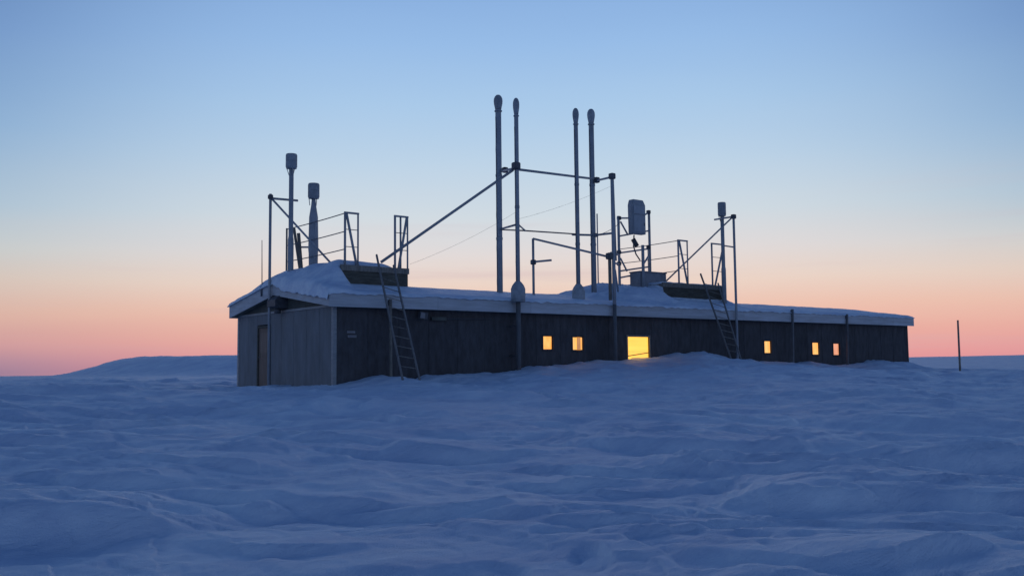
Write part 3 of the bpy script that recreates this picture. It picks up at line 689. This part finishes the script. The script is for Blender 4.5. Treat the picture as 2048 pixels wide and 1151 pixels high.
T('conduit', [(16.233, 2.300, 6.207), (16.430, 2.250, 5.895)], .11, M['darkmetal'], st)
T('brace', [(12.531, -0.300, 4.367), (13.949, 1.000, 3.655)], .045, M['metal'], st)

cb = thing('instrument_cabinet', (16.428, 2.200, 6.439), 'grey box with chamfered top held upright on the scaffold tower', 'cabinet')
ca0 = (15.938, 2.000, 6.423); cb0 = (16.776, 2.000, 6.581); zt = 7.982
w0, w1 = ca0[0], cb0[0]
bm = bmesh.new()
prism(bm, [(w0, ca0[2]), (w1, ca0[2]), (w1, zt-.22), (w1-.14, zt), (w0+.06, zt), (w0-.02, zt-.25)], 'y', 2.0, 2.3)
bmesh.ops.bevel(bm, geom=bm.edges[:], offset=.02, segments=2, affect='EDGES')
link_mesh('housing', bm, M['cabinet'], cb)
Bx('door', w0+.06, w1-.06, 1.975, 1.998, ca0[2]+.08, zt-.72, M['cabinet'], cb, .006)
Bx('upper_panel', w0+.06, w1-.08, 1.975, 1.998, zt-.66, zt-.28, M['cabinet'], cb, .006)
Bx('latch', w1-.13, w1-.1, 1.955, 1.974, ca0[2]+.4, ca0[2]+.52, M['darkmetal'], cb)
Bx('side_rail', w1+.002, w1+.05, 2.1, 2.3, ca0[2]+.1, zt-.4, M['frosted'], cb)

cr = thing('equipment_crate', (16.538, 1.600, 4.026), 'plain grey plywood crate sunk in roof snow between the scaffold tower and the right platform', 'crate')
q0, q1 = (16.036, 1.700, 4.011), (17.723, 1.700, 4.085); zt = 4.695
Bx('body', q0[0], q1[0], 1.7, 2.35, 3.62, zt-.05, M['crate'], cr, .01)
Bx('lid', q0[0]-.03, q1[0]+.03, 1.67, 2.38, zt-.046, zt+.01, M['crate'], cr, .01)
for xx in (q0[0]+.05, q1[0]-.11): Bx('corner_batten', xx, xx+.06, 1.68, 1.698, 3.62, zt-.05, M['crate'], cr)

# ------------------------------------------------------------------ ladders
def ladder(a0, a1, b0, b1, label):
    """left stile from a0 (top) to a1 (foot), right stile b0 to b1"""
    l = thing('ladder', a1, label, 'ladder', 'ladders leaning on the eave at the roof platforms')
    A0, A1, B0, B1 = map(Vector, (a0, a1, b0, b1))
    Bm('stile', A0, A1 + (A1-A0)*.03, .05, .065, M['paleladder'], l); Bm('stile', B0, B1 + (B1-B0)*.03, .05, .065, M['paleladder'], l)
    n = int((B1-B0).length/.34)
    for k in range(1, n):
        t = k/n; T('rung', [A1.lerp(A0, t*.96), B1.lerp(B0, t)], .014, M['wood'], l, 8)
    return l
ladder((1.646, 0.080, 4.342), (1.352, -2.050, 0.227), (2.280, 0.020, 4.013), (2.007, -2.050, 0.137), 'weathered wooden ladder standing at the left platform, feet in the snow')
ladder((18.166, 0.050, 4.545), (17.550, -2.000, 0.795), (19.258, -0.020, 4.163), (18.239, -2.000, 0.709), 'weathered wooden ladder standing at the right platform, feet behind the drift crest')

# slim posts along the front
def slim(px_top, px_bot, r, label, mat, name='support_post'):
    b = thing(name, (px_bot[0], px_bot[1], px_bot[2]), label, 'post', 'slim posts propped along the front eave')
    Bm('post_shaft', px_top, (px_bot[0], px_bot[1], px_bot[2]-.3), r, r, mat, b)
    t = Vector(px_top); Bx('eave_bracket', t.x-.07, t.x+.07, -OV-.015, -OV-.001, t.z-.22, t.z-.02, M['darkmetal'], b)
slim((1.911, -0.400, 2.801), (1.931, -0.400, 0.216), .075, 'slim grey post beside the foot of the left ladder', M['wood'])
slim((24.220, -0.400, 3.106), (24.112, -0.400, 0.518), .085, 'slim post against the fascia between the lone window and the end pair', M['dimmetal'])
slim((28.786, -0.400, 2.982), (28.653, -0.400, 0.390), .085, 'slim post against the fascia right of the dim pink window', M['dimmetal'])

# small fittings on the front wall
s0, s1 = (0.475, -0.030, 1.732), (0.828, -0.030, 1.505)
sg = thing('wall_sign', s0, 'small faded pale sign on the dark wall near the corner', 'sign')
Bx('plate', s0[0], s1[0]-.05, -.045, -.02, (s0[2]+s1[2])/2+.03, s0[2], M['sign'], sg, .004)
Bx('plate', s0[0]+.02, s1[0], -.045, -.02, s1[2], (s0[2]+s1[2])/2-.02, M['sign'], sg, .004)
l0 = (3.302, -0.250, 2.286)
wl = thing('wall_lamp', l0, 'unlit floodlight under the eave right of the left ladder', 'lamp')
bm = bmesh.new(); prism(bm, [(l0[0]-.2, l0[2]-.10), (l0[0]+.12, l0[2]-.14), (l0[0]+.16, l0[2]+.10), (l0[0]-.16, l0[2]+.14)], 'y', l0[1]-.1, l0[1]+.05); link_mesh('housing', bm, M['darkmetal'], wl)
bm = bmesh.new(); prism(bm, [(l0[0]-.18, l0[2]-.08), (l0[0]-.0, l0[2]-.10), (l0[0]+.02, l0[2]+.08), (l0[0]-.15, l0[2]+.11)], 'y', l0[1]-.12, l0[1]-.101); link_mesh('lens', bm, M['sign'], wl)
T('bracket', [(l0[0], l0[1]+.05, l0[2]), (l0[0], .0, l0[2]+.1)], .02, M['darkmetal'], wl)
c0, c1 = (3.756, -0.060, 2.271), (4.389, -0.060, 2.162)
ct = thing('cable_box', c0, 'low greenish junction box beside the floodlight under the eave', 'box')
Bx('box', c0[0], c1[0], -.12, -.02, c1[2]-.02, c0[2], M['pediment'], ct, .01)
T('conduit', [(c1[0], -.06, (c0[2]+c1[2])/2), (c1[0]+2.0, -.06, (c0[2]+c1[2])/2+.05)], .02, M['darkmetal'], ct, 6)

# guy wires, thin as hair against the sky
gw = T('guy_wire', sagged((3.493, 0.900, 4.198), (7.256, -0.450, 6.230), .12), .004, M['wire'], None, 6)
tag(gw, 'faint slack wire from the left platform up to the second stack', 'wire')

for k, (pa, pb, sg_, lb) in enumerate((((7.395, -0.450, 5.997), (12.251, -0.450, 7.778), .10, 'hair-thin wire strung between the second stack and the tube frame post'),
        ((15.367, 2.300, 6.844), (13.697, 2.100, 6.172), .10, 'short sagging cable from the scaffold tower to the fourth stack'))):
    w_ = T('guy_wire', sagged(pa, pb, sg_), .0035 if k == 0 else .012, M['wire'], None, 5); tag(w_, lb, 'wire')

# marker pole out on the right
mx = (36.881, -2.000, 0.100)
mk = thing('marker_pole', (mx[0], -2.0, gz(mx[0], -2.0)), 'dark marker pole standing alone in the snow right of the hut', 'pole')
T('shaft', [(mx[0], -2.0, gz(mx[0], -2.0)-.4), (mx[0]+.02, -2.0, 2.785)], [.058, .048], M['wood'], mk, 10)
#Bx('cap', mx[0]-.055, mx[0]+.095, -2.075, -1.925, 2.785, 2.785+.05, M['darkmetal'], mk)
